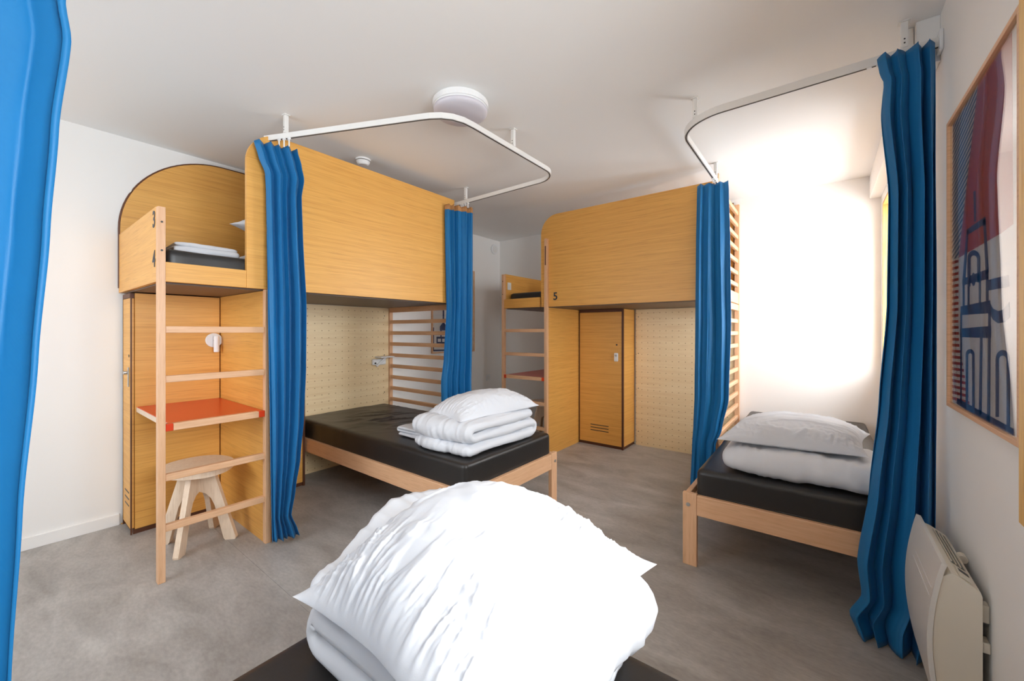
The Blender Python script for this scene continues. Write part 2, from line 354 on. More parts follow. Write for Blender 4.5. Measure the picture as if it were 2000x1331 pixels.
# ------------------------------------------------------------------ bunk beds
def bunk(loc, rz, label, pa, post, L, rack_top, wall, w2, left):
    """local frame: x along the front, y towards the wall, z up"""
    r = empty('bunk_bed', loc, rz, label, 'bunk bed', 'oak bunk beds')
    P = lambda n, bm, m, par=r, **k: obj(n, bm, M[m], par, local=True, **k)
    Z0, ZT = 1.488, 2.40
    # ladder: near post, tall right post, rungs
    P('ladder_post', B(0.0, 0.030, 0.0, 0.038, 0, 1.855, bev=0.002), 'beech_v')
    hi = 2.165 if not left else 1.486
    bm = B(post, post+0.032, 0.0, 0.035, 0, 1.486 if left else hi, bev=0.002)
    tp = P('ladder_post', bm, 'beech_v')
    if not left:
        P('grip_slot', B(post+0.010, post+0.022, -0.0012, 0.002, 1.90, 2.09), 'oak_edge', tp)
    for z in (1.25, 1.003, 0.513, 0.262):
        P('rung', B(0.030, post, 0.004, 0.034, z-0.017, z+0.017, bev=0.003), 'beech')
    for z in (1.80, 1.66):
        P('screw', cyl((0.015, -0.0005, z-0.02), (0, 1, 0), 0.005, 0.002, 10), 'dark')
    # desk
    dk = P('desk_top', B(0.045, post-0.001, 0.034, 0.757, 0.748, 0.776), 'stoolwood')
    P('laminate', B(0.047, post-0.003, 0.034, 0.755, 0.776, 0.779), 'red', dk)
    P('edge_strip', B(0.060, post-0.032, 0.002, 0.034, 0.744, 0.779, bev=0.002), 'beech', dk)
    for a in (0.030, post-0.032): P('corner_block', B(a, a+0.030, 0.001, 0.034, 0.744, 0.780, bev=0.002), 'red', dk)
    # upper box
    P('end_panel', B(0.002, 0.024, 0.038, wall-0.003, Z0, 1.862, bev=0.0015), 'oak')
    P('front_board', B(0.030, pa, 0.004, 0.026, Z0, 1.586, bev=0.0015), 'oak')
    R = 0.185; pts = [(pa, Z0), (L, Z0), (L, ZT)] + arc(pa+R, ZT-R, R, 90, 180, 14)
    fp = P('front_panel', prism(pts, (0, 0.002 if left else 0.036, 0), (1, 0, 0), (0, 0, 1), (0, 1, 0), 0.024), 'oak')
    pts2 = [(p[0], p[1]) for p in arc(pa+R, ZT-R, R, 90, 180, 14)]
    R = 0.56; zt = 2.462
    pts = [(0.006, Z0+0.03), (L, Z0+0.03), (L, zt)] + arc(0.006+R, zt-R, R, 90, 180, 22)
    ya = wall-0.022
    P('back_panel', prism(pts, (0, ya, 0), (1, 0, 0), (0, 0, 1), (0, 1, 0), 0.018), 'oak')
    edge = [(x, ya+0.009, z) for x, z in [(0.004, Z0+0.03)] + arc(0.006+R, zt-R, R+0.002, 180, 90, 22) + [(L, zt+0.002)]]
    P('back_panel_edging', tube(bmesh.new(), edge, 0.0085, 6), 'oak_edge')
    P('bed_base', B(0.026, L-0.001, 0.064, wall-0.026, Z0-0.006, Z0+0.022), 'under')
    # divider and wall panels
    P('divider_panel', B(post+0.004, post+0.030, 0.036, wall-0.003, 0, Z0-0.008), 'oak')
    if left: P('alcove_back', B(0.012, post+0.003, wall-0.013, wall-0.004, 0.0, 0.005), 'oak')
    ply = B(w2+0.002, L+0.010, wall-0.030, wall-0.012, 0.0, Z0-0.008)
    pg = P('pegboard', ply, 'ply')
    for a in (w2+0.03, L-0.04):
        for z in (0.15, 0.62, 1.0, 1.40): P('screw', cyl((a, wall-0.031, z), (0, 1, 0), 0.005, 0.002, 8), 'dark', pg)
    # slatted rack at the foot end
    x0 = L+0.012
    P('rack_post', B(x0, x0+0.04, wall-0.045, wall-0.003, 0, rack_top, bev=0.002), 'beech_v')
    P('rack_post', B(x0, x0+0.04, 0.0, 0.035, 0, rack_top, bev=0.002), 'beech_v')
    k = 0
    zz = [1.225+0.113*i for i in range(-9, 2)] + [1.225+0.113*i for i in range(4, 11)]
    for z in zz:
        if z > rack_top-0.02: continue
        P('slat', B(x0+0.006, x0+0.032, 0.035, wall-0.045, z-0.018, z+0.018, bev=0.005), 'beech')
    P('rack_rail', B(x0+0.002, x0+0.036, 0.035, wall-0.045, 1.436, 1.492, bev=0.002), 'beech')
    P('rack_rail', B(x0+0.002, x0+0.036, 0.035, wall-0.045, 1.50, 1.60, bev=0.002), 'beech')
    return r, fp

BL, fpl = bunk((-2.57, 0.495, 0), PI/2, 'oak veneer bunk bed along the left wall, end panel numbered 3 and 4', 0.383, 0.478, 2.0, 2.34, 1.01, 1.055, True)
BR, fpr = bunk((-2.74, 3.36, 0), 0, 'oak veneer bunk bed against the back wall, front panel numbered 5', 0.486, 0.545, 2.065, 2.44, 0.99, 1.115, False)
# the numbers
text_obj('5', 0.105, BR, (0.655, 0.0345, 1.585), (PI/2, 0, 0), M['ink'])
text_obj('3', 0.115, BL, (0.0012, 0.085, 1.80), (PI/2, 0, -PI/2), M['ink'])
text_obj('4', 0.115, BL, (0.0012, 0.085, 1.60), (PI/2, 0, -PI/2), M['ink'])

# wardrobes
def wardrobe(x0, x1, y0, y1, z1, face, label):
    r = empty('wardrobe', ((x0+x1)/2, (y0+y1)/2, 0), 0, label, 'wardrobe', 'oak wardrobes')
    ed = 0.018
    if face == '-y':
        obj('carcass', B(x0, x1, y0+0.02, y1, 0.03, z1), M['oak'], r)
        obj('plinth', B(x0+0.004, x1-0.004, y0+0.012, y1, 0, 0.03), M['oak_edge'], r)
        d = obj('door', B(x0+0.008, x1-0.018, y0, y0+0.018, 0.032, z1-0.03, bev=0.001), M['oak'], r)
        bm = bmesh.new()
        ew = 0.016 if x1-x0 > 0.4 else 0.006
        box(bm, x1-ew, x1+0.001, y0-0.001, y0+(0.022 if ew > 0.01 else 0.006), 0.0, z1); box(bm, x0, x1-0.016, y0-0.001, y0+0.0195, z1-0.028, z1)
        box(bm, x0, x0+0.006, y0-0.001, y0+0.0195, 0.0, z1-0.028)
        obj('edge_band', bm, M['oak_edge'], r)
        n, s, c = (0, -1, 0), (1, 0, 0), x1-0.075
        if x1-x0 > 0.4:
            lk = obj('lock', B(c-0.022, c+0.022, y0-0.012, y0, 0.925, 1.015, bev=0.008), M['whitepl'], d)
            obj('knob', cyl((c+0.002, y0-0.017, 0.988), n, 0.011, 0.012, 16), M['steel'], d)
            obj('keyhole', cyl((c+0.005, y0-0.001, 1.10), n, 0.009, 0.003, 12), M['dark'], d)
            for z in (0.165, 0.195, 0.225):
                obj('vent_slot', B(x0+0.14, x0+0.35, y0-0.0015, y0+0.002, z-0.004, z+0.004), M['dark'], d)
        else:
            m = (x0+x1)/2
            obj('knob', cyl((x1-0.085, y0-0.010, 0.985), n, 0.012, 0.02, 16), M['steel'], d)
            obj('lock', B(x1-0.060, x1-0.035, y0-0.006, y0, 0.90, 1.02, bev=0.003), M['steel'], d)
            obj('keyhole', cyl((x1-0.045, y0-0.001, 1.09), n, 0.009, 0.003, 12), M['dark'], d)
            for z in (0.165, 0.205, 0.245):
                obj('vent_slot', B(x0+0.07, x1-0.05, y0-0.0015, y0+0.002, z-0.004, z+0.004), M['dark'], d)
    else:   # door facing +x
        obj('carcass', B(x0, x1-0.02, y0, y1, 0.03, z1), M['oak'], r)
        obj('plinth', B(x0, x1-0.012, y0+0.004, y1-0.004, 0, 0.03), M['oak_edge'], r)
        d = obj('door', B(x1-0.018, x1, y0+0.008, y1-0.018, 0.032, z1-0.03, bev=0.001), M['oak'], r)
        bm = bmesh.new()
        box(bm, x1-0.022, x1+0.001, y1-0.016, y1+0.001, 0.0, z1); box(bm, x1-0.0195, x1+0.001, y0, y1-0.016, z1-0.028, z1)
        obj('edge_band', bm, M['oak_edge'], r)
        obj('lock', B(x1, x1+0.012, y1-0.10, y1-0.055, 0.925, 1.015, bev=0.008), M['whitepl'], d)
    return r
wardrobe(XL+0.015, -3.33, 0.515, 0.970, 1.475, '-y', 'narrow oak wardrobe end door with vents, beside the left ladder desk')
wardrobe(XL+0.015, -3.303, 1.012, 1.542, 1.475, '+x', 'oak wardrobe behind the blue curtain, next to the left pegboard')
wardrobe(-2.157, -1.645, 4.020, YB-0.015, 1.478, '-y', 'oak wardrobe with vented door under bunk 5, between divider and pegboard')

# ------------------------------------------------------------------ single bed frames
def bedframe(loc, rz, W, Ln, label):
    """local: foot end at y=0, length along +y, width along x"""
    r = empty('single_bed', loc, rz, label, 'bed', 'beech single beds')
    P = lambda n, bm, m, par=r: obj(n, bm, M[m], par, local=True)
    zt = 0.378
    for x in (0, W-0.07):
        lg = P('leg', B(x, x+0.07, 0, 0.028, 0, zt+0.004, bev=0.003), 'beech_v')
        P('bolt', cyl((x+0.028 if x == 0 else x+0.042, -0.002, 0.322), (0, 1, 0), 0.010, 0.005, 16), 'steel', lg)
    for x in (0, W-0.07): P('leg', B(x, x+0.07, Ln-0.028, Ln, 0, zt, bev=0.003), 'beech_v')
    P('foot_rail', B(0.0705, W-0.0705, 0, 0.026, 0.272, zt, bev=0.003), 'beech')
    P('head_rail', B(0.0705, W-0.0705, Ln-0.026, Ln, 0.272, zt, bev=0.003), 'beech')
    for x in (0.004, W-0.030): P('side_rail', B(x, x+0.026, 0.0285, Ln-0.0285, 0.268, zt-0.004, bev=0.003), 'beech')
    n = 10
    for i in range(n):
        y = 0.10+(Ln-0.25)*i/(n-1); P('bed_slat', B(0.031, W-0.031, y, y+0.07, 0.325, 0.343), 'beech')
    return r

bedframe((-1.505, 1.548, 0), PI/2, 0.925, 2.035, 'beech single bed frame standing out from under the left bunk')
bedframe((-0.594, 2.262, 0), 0, 0.90, 2.07, 'beech single bed frame by the window wall, white bolt in its foot leg')
bedframe((-0.075, 0.930, 0), PI, 0.95, 2.06, 'beech single bed frame in the foreground, hidden by its black mattress')

def rounded_box(x0, x1, y0, y1, z0, z1, r, step, disp=None):
    nx = max(4, int((x1-x0)/step)); ny = max(4, int((y1-y0)/step)); nz = max(6, int((z1-z0)/(step*0.6)))
    bm = bmesh.new(); vd = {}
    def gv(i, j, k):
        key = (i, j, k)
        if key not in vd:
            p = Vector((x0+(x1-x0)*i/nx, y0+(y1-y0)*j/ny, z0+(z1-z0)*k/nz))
            c = Vector((min(max(p.x, x0+r), x1-r), min(max(p.y, y0+r), y1-r), min(max(p.z, z0+r), z1-r)))
            d = p-c
            if d.length > 1e-9:
                # push to the rounded surface
                m = max(abs(d.x), abs(d.y), abs(d.z)); dn = d.normalized(); p = c+dn*m if True else p
            if disp: p = disp(p)
            vd[key] = bm.verts.new(p)
        return vd[key]
    for i in range(nx):
        for j in range(ny):
            bm.faces.new((gv(i,j,0), gv(i,j+1,0), gv(i+1,j+1,0), gv(i+1,j,0)))
            bm.faces.new((gv(i,j,nz), gv(i+1,j,nz), gv(i+1,j+1,nz), gv(i,j+1,nz)))
    for i in range(nx):
        for k in range(nz):
            bm.faces.new((gv(i,0,k), gv(i+1,0,k), gv(i+1,0,k+1), gv(i,0,k+1)))
            bm.faces.new((gv(i,ny,k), gv(i,ny,k+1), gv(i+1,ny,k+1), gv(i+1,ny,k)))
    for j in range(ny):
        for k in range(nz):
            bm.faces.new((gv(0,j,k), gv(0,j,k+1), gv(0,j+1,k+1), gv(0,j+1,k)))
            bm.faces.new((gv(nx,j,k), gv(nx,j+1,k), gv(nx,j+1,k+1), gv(nx,j,k+1)))
    return bm

def mattress(x0, x1, y0, y1, z0, z1, label, seed, amp=0.006, mat='vinyl', group=None, step=0.016, spot=None):
    def disp(p):
        q = p + Vector((seed*3.1, seed*1.7, 0)); top = max(0, min(1, (p.z-z0)/(z1-z0)))
        a = noise.noise(Vector((q.x*3.0, q.y*3.0, q.z*3)))
        rid = 1-abs(noise.noise(Vector((q.x*2.2+q.y*2.8, q.x*7-q.y*3.0, q.z*2)))*2); rid = max(0, rid-0.72)*3
        msk = max(0, noise.noise(Vector((q.x*1.6, q.y*1.6, 5.0+seed))))*2.0
        if spot:
            d = math.hypot(p.x-spot[0], p.y-spot[1]); msk = 0.4*msk+2.6*math.exp(-(d/0.30)**2)
        dz = (a*amp*0.5 + rid*amp*1.5*msk)*top
        # sag of the upper edge and pulled side
        s = noise.noise(Vector((q.x*5, q.y*5, 2.0)))*amp*0.5
        out = Vector((0, 0, dz))
        if p.x > x1-0.03: out.x -= abs(s)
        if p.x < x0+0.03: out.x += abs(s)
        if p.y > y1-0.03: out.y -= abs(s)
        if p.y < y0+0.03: out.y += abs(s)
        return p+out
    o = obj('mattress', rounded_box(x0, x1, y0, y1, z0, z1, 0.028, step, disp), M[mat], smooth=True, origin=((x0+x1)/2, (y0+y1)/2, z0))
    tag(o, label, 'mattress', 'black vinyl mattresses')
    loop = arc(x1-0.03, y1-0.03, 0.028, 0, 90, 5)+arc(x0+0.03, y1-0.03, 0.028, 90, 180, 5)+arc(x0+0.03, y0+0.03, 0.028, 180, 270, 5)+arc(x1-0.03, y0+0.03, 0.028, 270, 360, 5)
    loop.append(loop[0])
    obj('piping', tube(bmesh.new(), [(x, y, z0+0.035) for x, y in loop], 0.0025, 5), M[mat], o)
    return o

mattress(-3.52, -1.535, 1.572, 2.438, 0.344, 0.517, 'black vinyl mattress on the beech bed under the left bunk', 1, 0.0045, 'vinyl', spot=(-2.9, 2.0))
mattress(-0.535, 0.275, 2.292, 4.29, 0.344, 0.508, 'black vinyl mattress on the bed by the window wall', 2, 0.006, 'vinyl')
mattress(-1.008, -0.110, -1.09, 0.908, 0.344, 0.500, 'black vinyl mattress in the foreground under the big pillow', 3, 0.002, 'vinyl')
mattress(-3.54, -2.605, 0.530, 2.46, 1.512, 1.658, 'black vinyl mattress on the upper left bunk behind number 3', 4, 0.010, 'vinyl', step=0.02)
mattress(-2.69, -0.71, 3.44, 4.31, 1.512, 1.655, 'black vinyl mattress on the upper bunk of number 5', 5, 0.006, 'vinyl', step=0.03)

# ------------------------------------------------------------------ pillows, duvets
def pillow(corners, Ht, zmin, label, seed, res=110, wr=0.010, squeeze=0.09, pw=(2.4, 0.55), name='pillow', mat='linen', group=None, low=0.28, twist=0):
    """corners: four 3-D points in order; a sewn bag with pinched corners, seams and radiating wrinkles"""
    A, Bc, C, D = [Vector(c) for c in corners]; ctr = (A+Bc+C+D)/4
    bm = bmesh.new(); p_, q_ = pw
    def base(s, t):
        b = (A*(1-s)*(1-t)+Bc*(1+s)*(1-t)+C*(1+s)*(1+t)+D*(1-s)*(1+t))/4
        k = squeeze*((1-s*s)*abs(t)**3+(1-t*t)*abs(s)**3)
        k += 0.018*noise.noise(Vector((s*2.5, t*2.5, seed)))*(max(abs(s), abs(t))**3)
        r = ctr+(b-ctr)*(1-k); r.z = b.z
        return r
    def prof(s, t):
        return ((1-abs(s)**p_)*(1-abs(t)**p_))**q_ if abs(s) < 1 and abs(t) < 1 else 0
    def wrinkle(s, t):
        # folds running away from each seam
        wt = (abs(t)**1.9)*(1-abs(t)**14); ws = (abs(s)**1.9)*(1-abs(s)**14)
        sg = 3.0 if t > 0 else -5.0; sh = 7.0 if s > 0 else -9.0
        wob = noise.noise(Vector((s*1.5, t*1.5, seed+9)))
        rg = lambda a, b, c, k: max(0.0, 1-abs(noise.noise(Vector((a, b, c+seed))))*k)
        f1 = rg(s*7+wob*1.5+t*0.8, t*1.3, sg, 3.6)**1.4+0.6*rg(s*16+wob*3, t*2.4, sg+50, 3.2)**1.3-0.45
        f2 = rg(s*1.3, t*7+wob*1.5-s*0.8, sh, 3.6)**1.4+0.6*rg(s*2.4, t*16+wob*3, sh+50, 3.2)**1.3-0.45
        f3 = noise.noise(Vector((s*2.2+wob, t*2.2, seed+20)))
        f4 = rg(s*2.0+t*1.2+wob, t*2.2-s*0.6, 31, 5.0)**1.5
        cen = 1-max(abs(s), abs(t))**3
        return 1.15*wt*f1+1.15*ws*f2+0.9*f3*cen+0.55*f4*cen
    grid = {}
    n = res
    for side in (1, -1):
        for i in range(n+1):
            for j in range(n+1):
                # denser near the seams
                s = math.sin((i/n-0.5)*PI); t = math.sin((j/n-0.5)*PI)
                if side == -1 and (i in (0, n) or j in (0, n)):
                    grid[(side, i, j)] = grid[(1, i, j)]; continue
                b = base(s, t); h = prof(s, t)
                ent = min(1, h*2.2)
                if side == 1: z = b.z+Ht*h+wr*wrinkle(s, t)*ent
                else:
                    z = b.z-Ht*low*h+0.3*wr*wrinkle(t, s)*ent
                    z = max(z, min(zmin, b.z-0.002*ent))
                grid[(side, i, j)] = bm.verts.new((b.x, b.y, z))
    for side in (1, -1):
        for i in range(n):
            for j in range(n):
                q = [grid[(side, i, j)], grid[(side, i+1, j)], grid[(side, i+1, j+1)], grid[(side, i, j+1)]]
                if side == -1: q.reverse()
                try: bm.faces.new(q)
                except ValueError: pass
    o = obj(name, bm, M[mat], smooth=True, origin=(ctr.x, ctr.y, zmin))
    if label: tag(o, label, name, 'white pillows')
    return o

def folded(a0, a1, b0, b1, z0, T, n, axis, seed, label, start=1, puff=0.008, fine=1.0, extra=None, nb=90, name='duvet', cat='duvet', mat='linen', rnd=0.35, lens=None):
    """a quilt folded n times: zigzag ribbon of thickness T along a, extruded along b (axis 'x' or 'y' is the a axis)"""
    path = []; d = start
    for k in range(n):
        z = z0+T/2+k*T*0.97
        ext = lens[k] if lens else (0, 0)
        lo = a0+T/2+ext[0]; hi = a1-T/2+ext[1]
        m = 26
        seg = [(lo+(hi-lo)*i/m, z) for i in range(m+1)]
        if d < 0: seg.reverse()
        path += seg
        if k < n-1:
            e = seg[-1]
            path += [(e[0]+d*T*0.60*math.sin(PI*i/8), z+T*0.97*(1-math.cos(PI*i/8))/2) for i in range(1, 8)]
            d = -d
    P_ = [Vector(p) for p in path]; nrm = []
    for i in range(len(P_)):
        t = (P_[min(i+1, len(P_)-1)]-P_[max(i-1, 0)]).normalized(); nrm.append(Vector((-t.y, t.x)))
    L_ = len(P_); prof = []   # closed profile (centre point, offset vector)
    for i in range(L_): prof.append((P_[i], nrm[i]))
    te = Vector((nrm[-1].y, -nrm[-1].x))
    for k in range(1, 6): prof.append((P_[-1], nrm[-1]*math.cos(PI*k/6)+te*math.sin(PI*k/6)))
    for i in range(L_-1, -1, -1): prof.append((P_[i], -nrm[i]))
    ts = Vector((-nrm[0].y, nrm[0].x))
    for k in range(1, 6): prof.append((P_[0], -nrm[0]*math.cos(PI*k/6)+ts*math.sin(PI*k/6)))
    bm = bmesh.new(); rings = []
    for j in range(nb+1):
        tau = -math.cos(PI*j/nb)*1.0
        tau = 0.5*tau+0.5*(2*j/nb-1)
        e = max(0.0, 1-abs(tau)**9)**0.5; e = rnd*0.15+(1-rnd*0.15)*e
        bb = (b0+b1)/2+(b1-b0)/2*tau
        ring = []
        for i, (c, o_) in enumerate(prof):
            h = T*0.485*e
            lay = round((c.y-z0)/T)
            wob = noise.noise(Vector((bb*4, lay*3.0, seed)))*0.022
            p = Vector((c.x+wob, c.y))+o_*h
            x = p.x; z = p.y
            pl = bb+(noise.noise(Vector((c.x*3, lay*5.1, seed+4)))*0.022)*abs(tau)
            w1 = noise.noise(Vector((x*5, pl*5, z*7+seed)))
            w2 = 1-abs(noise.noise(Vector((x*4+z*10, pl*26*fine, seed+7.7))))*2.2
            w3 = 1-abs(noise.noise(Vector((x*9+pl*6, pl*7-x*3, z*12+seed*2))))*3
            out = puff*(w1*1.3+0.5*w2*fine+0.5*max(w3, 0))*e
            p = p+o_*out
            zz = max(p.y, z0+0.001)
            v = (p.x, pl, zz) if axis == 'x' else (pl, p.x, zz)
            if extra: v = extra(v)
            ring.append(bm.verts.new(v))
        rings.append(ring)
    K = len(prof)
    for r0, r1 in zip(rings, rings[1:]):
        for k in range(K): bm.faces.new((r0[k], r0[(k+1) % K], r1[(k+1) % K], r1[k]))
    # close the ends strip by strip (top side to bottom side of the ribbon)
    for ring in (rings[0], rings[-1]):
        top = ring[:L_]; bot = ring[L_+5:L_+5+L_][::-1]
        for i in range(L_-1):
            try: bm.faces.new((top[i], top[i+1], bot[i+1], bot[i]))
            except ValueError: pass
        capA = [top[-1]]+ring[L_:L_+5]+[bot[-1]]; capB = [bot[0]]+ring[2*L_+5:]+[top[0]]
        for c_ in (capA, capB):
            try: bm.faces.new(c_)
            except ValueError: pass
    ca, cb = (a0+a1)/2, (b0+b1)/2
    o = obj(name, bm, M[mat], smooth=True, origin=(ca, cb, z0) if axis == 'x' else (cb, ca, z0))
    if label: tag(o, label, cat, 'white duvets' if cat == 'duvet' else 'folded white sheets')
    return o

# foreground stack
folded(-0.93, -0.345, 0.43, 0.915, 0.504, 0.064, 3, 'x', 11, 'white folded duvet on the foreground mattress under the large pillow', start=-1, puff=0.011, nb=110,
       lens=[(0.02, 0.0), (0.0, 0.01), (0.01, 0.0)], extra=lambda v: (v[0]-min(0.10, 0.36*max(0, v[1]-0.43))*max(0, min(1, (-0.6-v[0])/0.3)), v[1], v[2]+0.05*min(1, max(0, v[1]-0.48)/0.2)*max(0, min(1, (-0.70-v[0])/0.2))*(v[2]-0.504)/0.19))
pillow([(-0.925, 0.405, 0.655), (-0.35, 0.36, 0.70), (-0.300, 0.935, 0.705), (-0.86, 0.925, 0.735)], 0.175, 0.700,
       'large white pillow in the foreground on top of the folded duvet', 3, res=220, wr=0.014, squeeze=0.085, pw=(2.0, 0.7))
# stack on the left bed
folded(1.625, 2.28, -2.06, -1.565, 0.522, 0.066, 3, 'y', 21, 'white folded duvet on the mattress under the left bunk', start=1, puff=0.010,
       lens=[(0, 0.0), (0.03, -0.02), (0.05, -0.02)])
pillow([(-2.08, 1.72, 0.68), (-1.66, 1.66, 0.715), (-1.53, 2.29, 0.735), (-1.98, 2.36, 0.72)], 0.135, 0.722,
       'white pillow on the folded duvet on the bed under the left bunk', 5, res=120, wr=0.009)
folded(-2.33, -2.08, 1.72, 1.98, 0.522, 0.022, 3, 'x', 31, 'small folded white sheet beside the duvet under the left bunk', start=1, puff=0.004, nb=40, name='bed_sheet', cat='sheet')
# stack on the right bed
folded(2.315, 2.80, -0.425, 0.245, 0.514, 0.132, 1, 'y', 41, 'white folded duvet on the mattress by the window wall', start=1, puff=0.009)
pillow([(-0.44, 2.34, 0.672), (0.165, 2.43, 0.668), (0.205, 2.93, 0.68), (-0.39, 2.86, 0.68)], 0.115, 0.655,
       'white pillow on the folded duvet by the window wall', 8, res=120, wr=0.010)
# on the upper bunks
folded(-3.10, -2.74, 0.60, 0.90, 1.666, 0.020, 3, 'x', 51, 'folded white sheet with green print on the upper left bunk', start=1, puff=0.004, nb=30, name='bed_sheet', cat='sheet')
tag(pillow([(-3.2, 0.98, 1.72), (-2.75, 1.02, 1.72), (-2.75, 1.5, 1.72), (-3.2, 1.5, 1.72)], 0.05, 1.665, 'lower white bundle on the upper left bunk behind the tall panel', 12, res=50, name='pillow'), cat='pillow')
pillow([(-3.20, 0.985, 1.975), (-2.76, 1.08, 1.93), (-2.76, 1.55, 1.80), (-3.25, 1.5, 1.80)], 0.09, 1.755, 'white pillow corner peeking past the tall panel on the upper left bunk', 13, res=60)
pillow([(-2.36, 3.70, 1.70), (-1.95, 3.75, 1.70), (-1.95, 4.1, 1.70), (-2.36, 4.1, 1.70)], 0.06, 1.665, 'small white pillow on the upper bunk of number 5', 14, res=50)

# ------------------------------------------------------------------ curtains
def curtain(rows, nf, label, seed, parent_name='curtain', nx=200, nz=120, sharp=1.0, header=None, hooks=None, scallop=0.010):
    """rows: (z, (xl, yl), (xr, yr), fold amplitude), top to bottom"""
    rows = sorted(rows, key=lambda r: -r[0]); zs = [r[0] for r in rows]
    def lerp(z):
        for a, b in zip(rows, rows[1:]):
            if a[0] >= z >= b[0]:
                f = (a[0]-z)/max(1e-6, a[0]-b[0]); f = f*f*(3-2*f)*0.5+f*0.5
                return [a[1][0]+(b[1][0]-a[1][0])*f, a[1][1]+(b[1][1]-a[1][1])*f, a[2][0]+(b[2][0]-a[2][0])*f, a[2][1]+(b[2][1]-a[2][1])*f, a[3]+(b[3]-a[3])*f]
        r = rows[-1]; return [r[1][0], r[1][1], r[2][0], r[2][1], r[3]]
    bm = bmesh.new(); g = []
    z1, z0 = zs[0], zs[-1]
    for j in range(nz+1):
        z = z1+(z0-z1)*j/nz; xl, yl, xr, yr, amp = lerp(z); dx, dy = xr-xl, yr-yl; Ln = math.hypot(dx, dy); nx_, ny_ = dy/Ln, -dx/Ln
        row = []
        down = j/nz
        for i in range(nx+1):
            s = i/nx
            dr = noise.noise(Vector((s*2.2, down*1.3, seed)))*0.9*down**0.5
            sw = s+0.11*noise.noise(Vector((s*2.6, seed*1.7, 0.5)))*math.sin(PI*s)*2
            ph = 2*PI*nf*sw+dr*2.2
            loc_amp = amp*(0.75+0.5*noise.noise(Vector((s*3, down*1.2, seed+5))))
            f = 0.8*(2*abs(math.sin(ph/2))**0.8-1)*1.25+0.3*math.sin(ph*0.5+1.3+seed)
            fs = math.sin(ph)*0.16/nf*Ln
            wr = noise.noise(Vector((s*9, z*1.6, seed+2)))*0.007+noise.noise(Vector((s*24, z*3.0, seed+3)))*0.0022
            ed = math.sin(PI*min(max(s, 0.0), 1.0))**0.15 if 0 < s < 1 else 0.0
            px = xl+dx*s+dx/Ln*fs*ed*sharp+nx_*(f*loc_amp+wr); py = yl+dy*s+dy/Ln*fs*ed*sharp+ny_*(f*loc_amp+wr)
            row.append((px, py, z+(scallop*abs(math.sin(ph/2)) if j == 0 else 0)))
        g.append(row)
    vs = [[bm.verts.new(p) for p in row] for row in g]
    for j in range(nz):
        for i in range(nx): bm.faces.new((vs[j][i], vs[j+1][i], vs[j+1][i+1], vs[j][i+1]))
    o = obj(parent_name, bm, M['blue'], smooth=True, origin=((rows[-1][1][0]+rows[-1][2][0])/2, (rows[-1][1][1]+rows[-1][2][1])/2, z0))
    md = o.modifiers.new('thickness', 'SOLIDIFY'); md.thickness = 0.002; md.offset = 0
    tag(o, label, 'curtain', 'blue curtains on ceiling rails')
    # header tape: band just behind the top of the cloth
    if header:
        bm = bmesh.new(); top = [r for r in g if r[0][2] > z1-header]
        vv = [[bm.verts.new(p) for p in row] for row in top]
        for a, b in zip(vv, vv[1:]):
            for i in range(nx): bm.faces.new((a[i], b[i], b[i+1], a[i+1]))
        t = obj('header_tape', bm, M['tan'], o, smooth=True)
        m2 = t.modifiers.new('thickness', 'SOLIDIFY'); m2.thickness = 0.005; m2.offset = 0
    if hooks:
        for (hx, hy, hz) in hooks:
            b2 = bmesh.new(); tube(b2, [(hx, hy, hz), (hx, hy, z1-0.004)], 0.004, 6); box(b2, hx-0.008, hx+0.008, hy-0.006, hy+0.006, hz-0.012, hz)
            obj('hook', b2, M['whitepl'], o)
    return o, g

def rows_on(plane_p, n, spec, zoff=0):
    out = []
    for v, ul, ur, amp in spec:
        a = plane_at(ul, v, plane_p, n); b = plane_at(ur, v, plane_p, n); z = (a.z+b.z)/2
        out.append((z, (a.x, a.y), (b.x, b.y), amp))
    return out

# A: left bunk, at the ladder end
pA = (-2.49, 1.05, 0); nA = Vector((1, -0.18, 0)).normalized()
rA = rows_on(pA, nA, [(285, 497, 580, 0.020), (315, 506, 588, 0.020), (345, 519, 593, 0.022), (380, 521, 588, 0.024), (450, 522, 590, 0.026), (600, 524, 597, 0.028),
                      (720, 526, 596, 0.028), (820, 528, 592, 0.026), (900, 529, 585, 0.024), (960, 530, 576, 0.022), (1010, 531, 568, 0.020), (1040, 532, 580, 0.022), (1052, 533, 584, 0.022)])
rA = [(min(max(r[0], 0.006), 2.345),)+r[1:] for r in rA]
rA = [r[:3]+(r[3]*1.3,) for r in rA]
curtain(rA, 4.6, 'blue curtain hanging beside the left ladder, gathered in tight folds', 1.3,
        hooks=[(-2.50, 1.02, 2.362), (-2.47, 1.035, 2.362), (-2.44, 1.05, 2.362)])
# B: left bunk, foot end
pB = (-2.50, 2.44, 0); nB = Vector((1, -0.42, 0)).normalized()
rB = rows_on(pB, nB, [(404, 870, 923, 0.014), (425, 870, 923, 0.016), (600, 873, 923, 0.020), (700, 868, 922, 0.022), (745, 863, 921, 0.022), (790, 864, 921, 0.022), (935, 868, 921, 0.02)])
rB = rB[:-1]+[(0.54, (-2.51, 2.50), (-2.43, 2.665), 0.016), (0.02, (-2.50, 2.51), (-2.43, 2.675), 0.016)]
rB = [r[:3]+(r[3]*1.25,) for r in rB]
cB, gB = curtain(rB, 4.8, 'blue curtain with a tan header at the foot of the left bunk', 2.1, header=0.055,
        hooks=[(-2.52, 2.53, 2.362), (-2.50, 2.53, 2.362), (-2.47, 2.53, 2.362), (-2.44, 2.53, 2.362)])
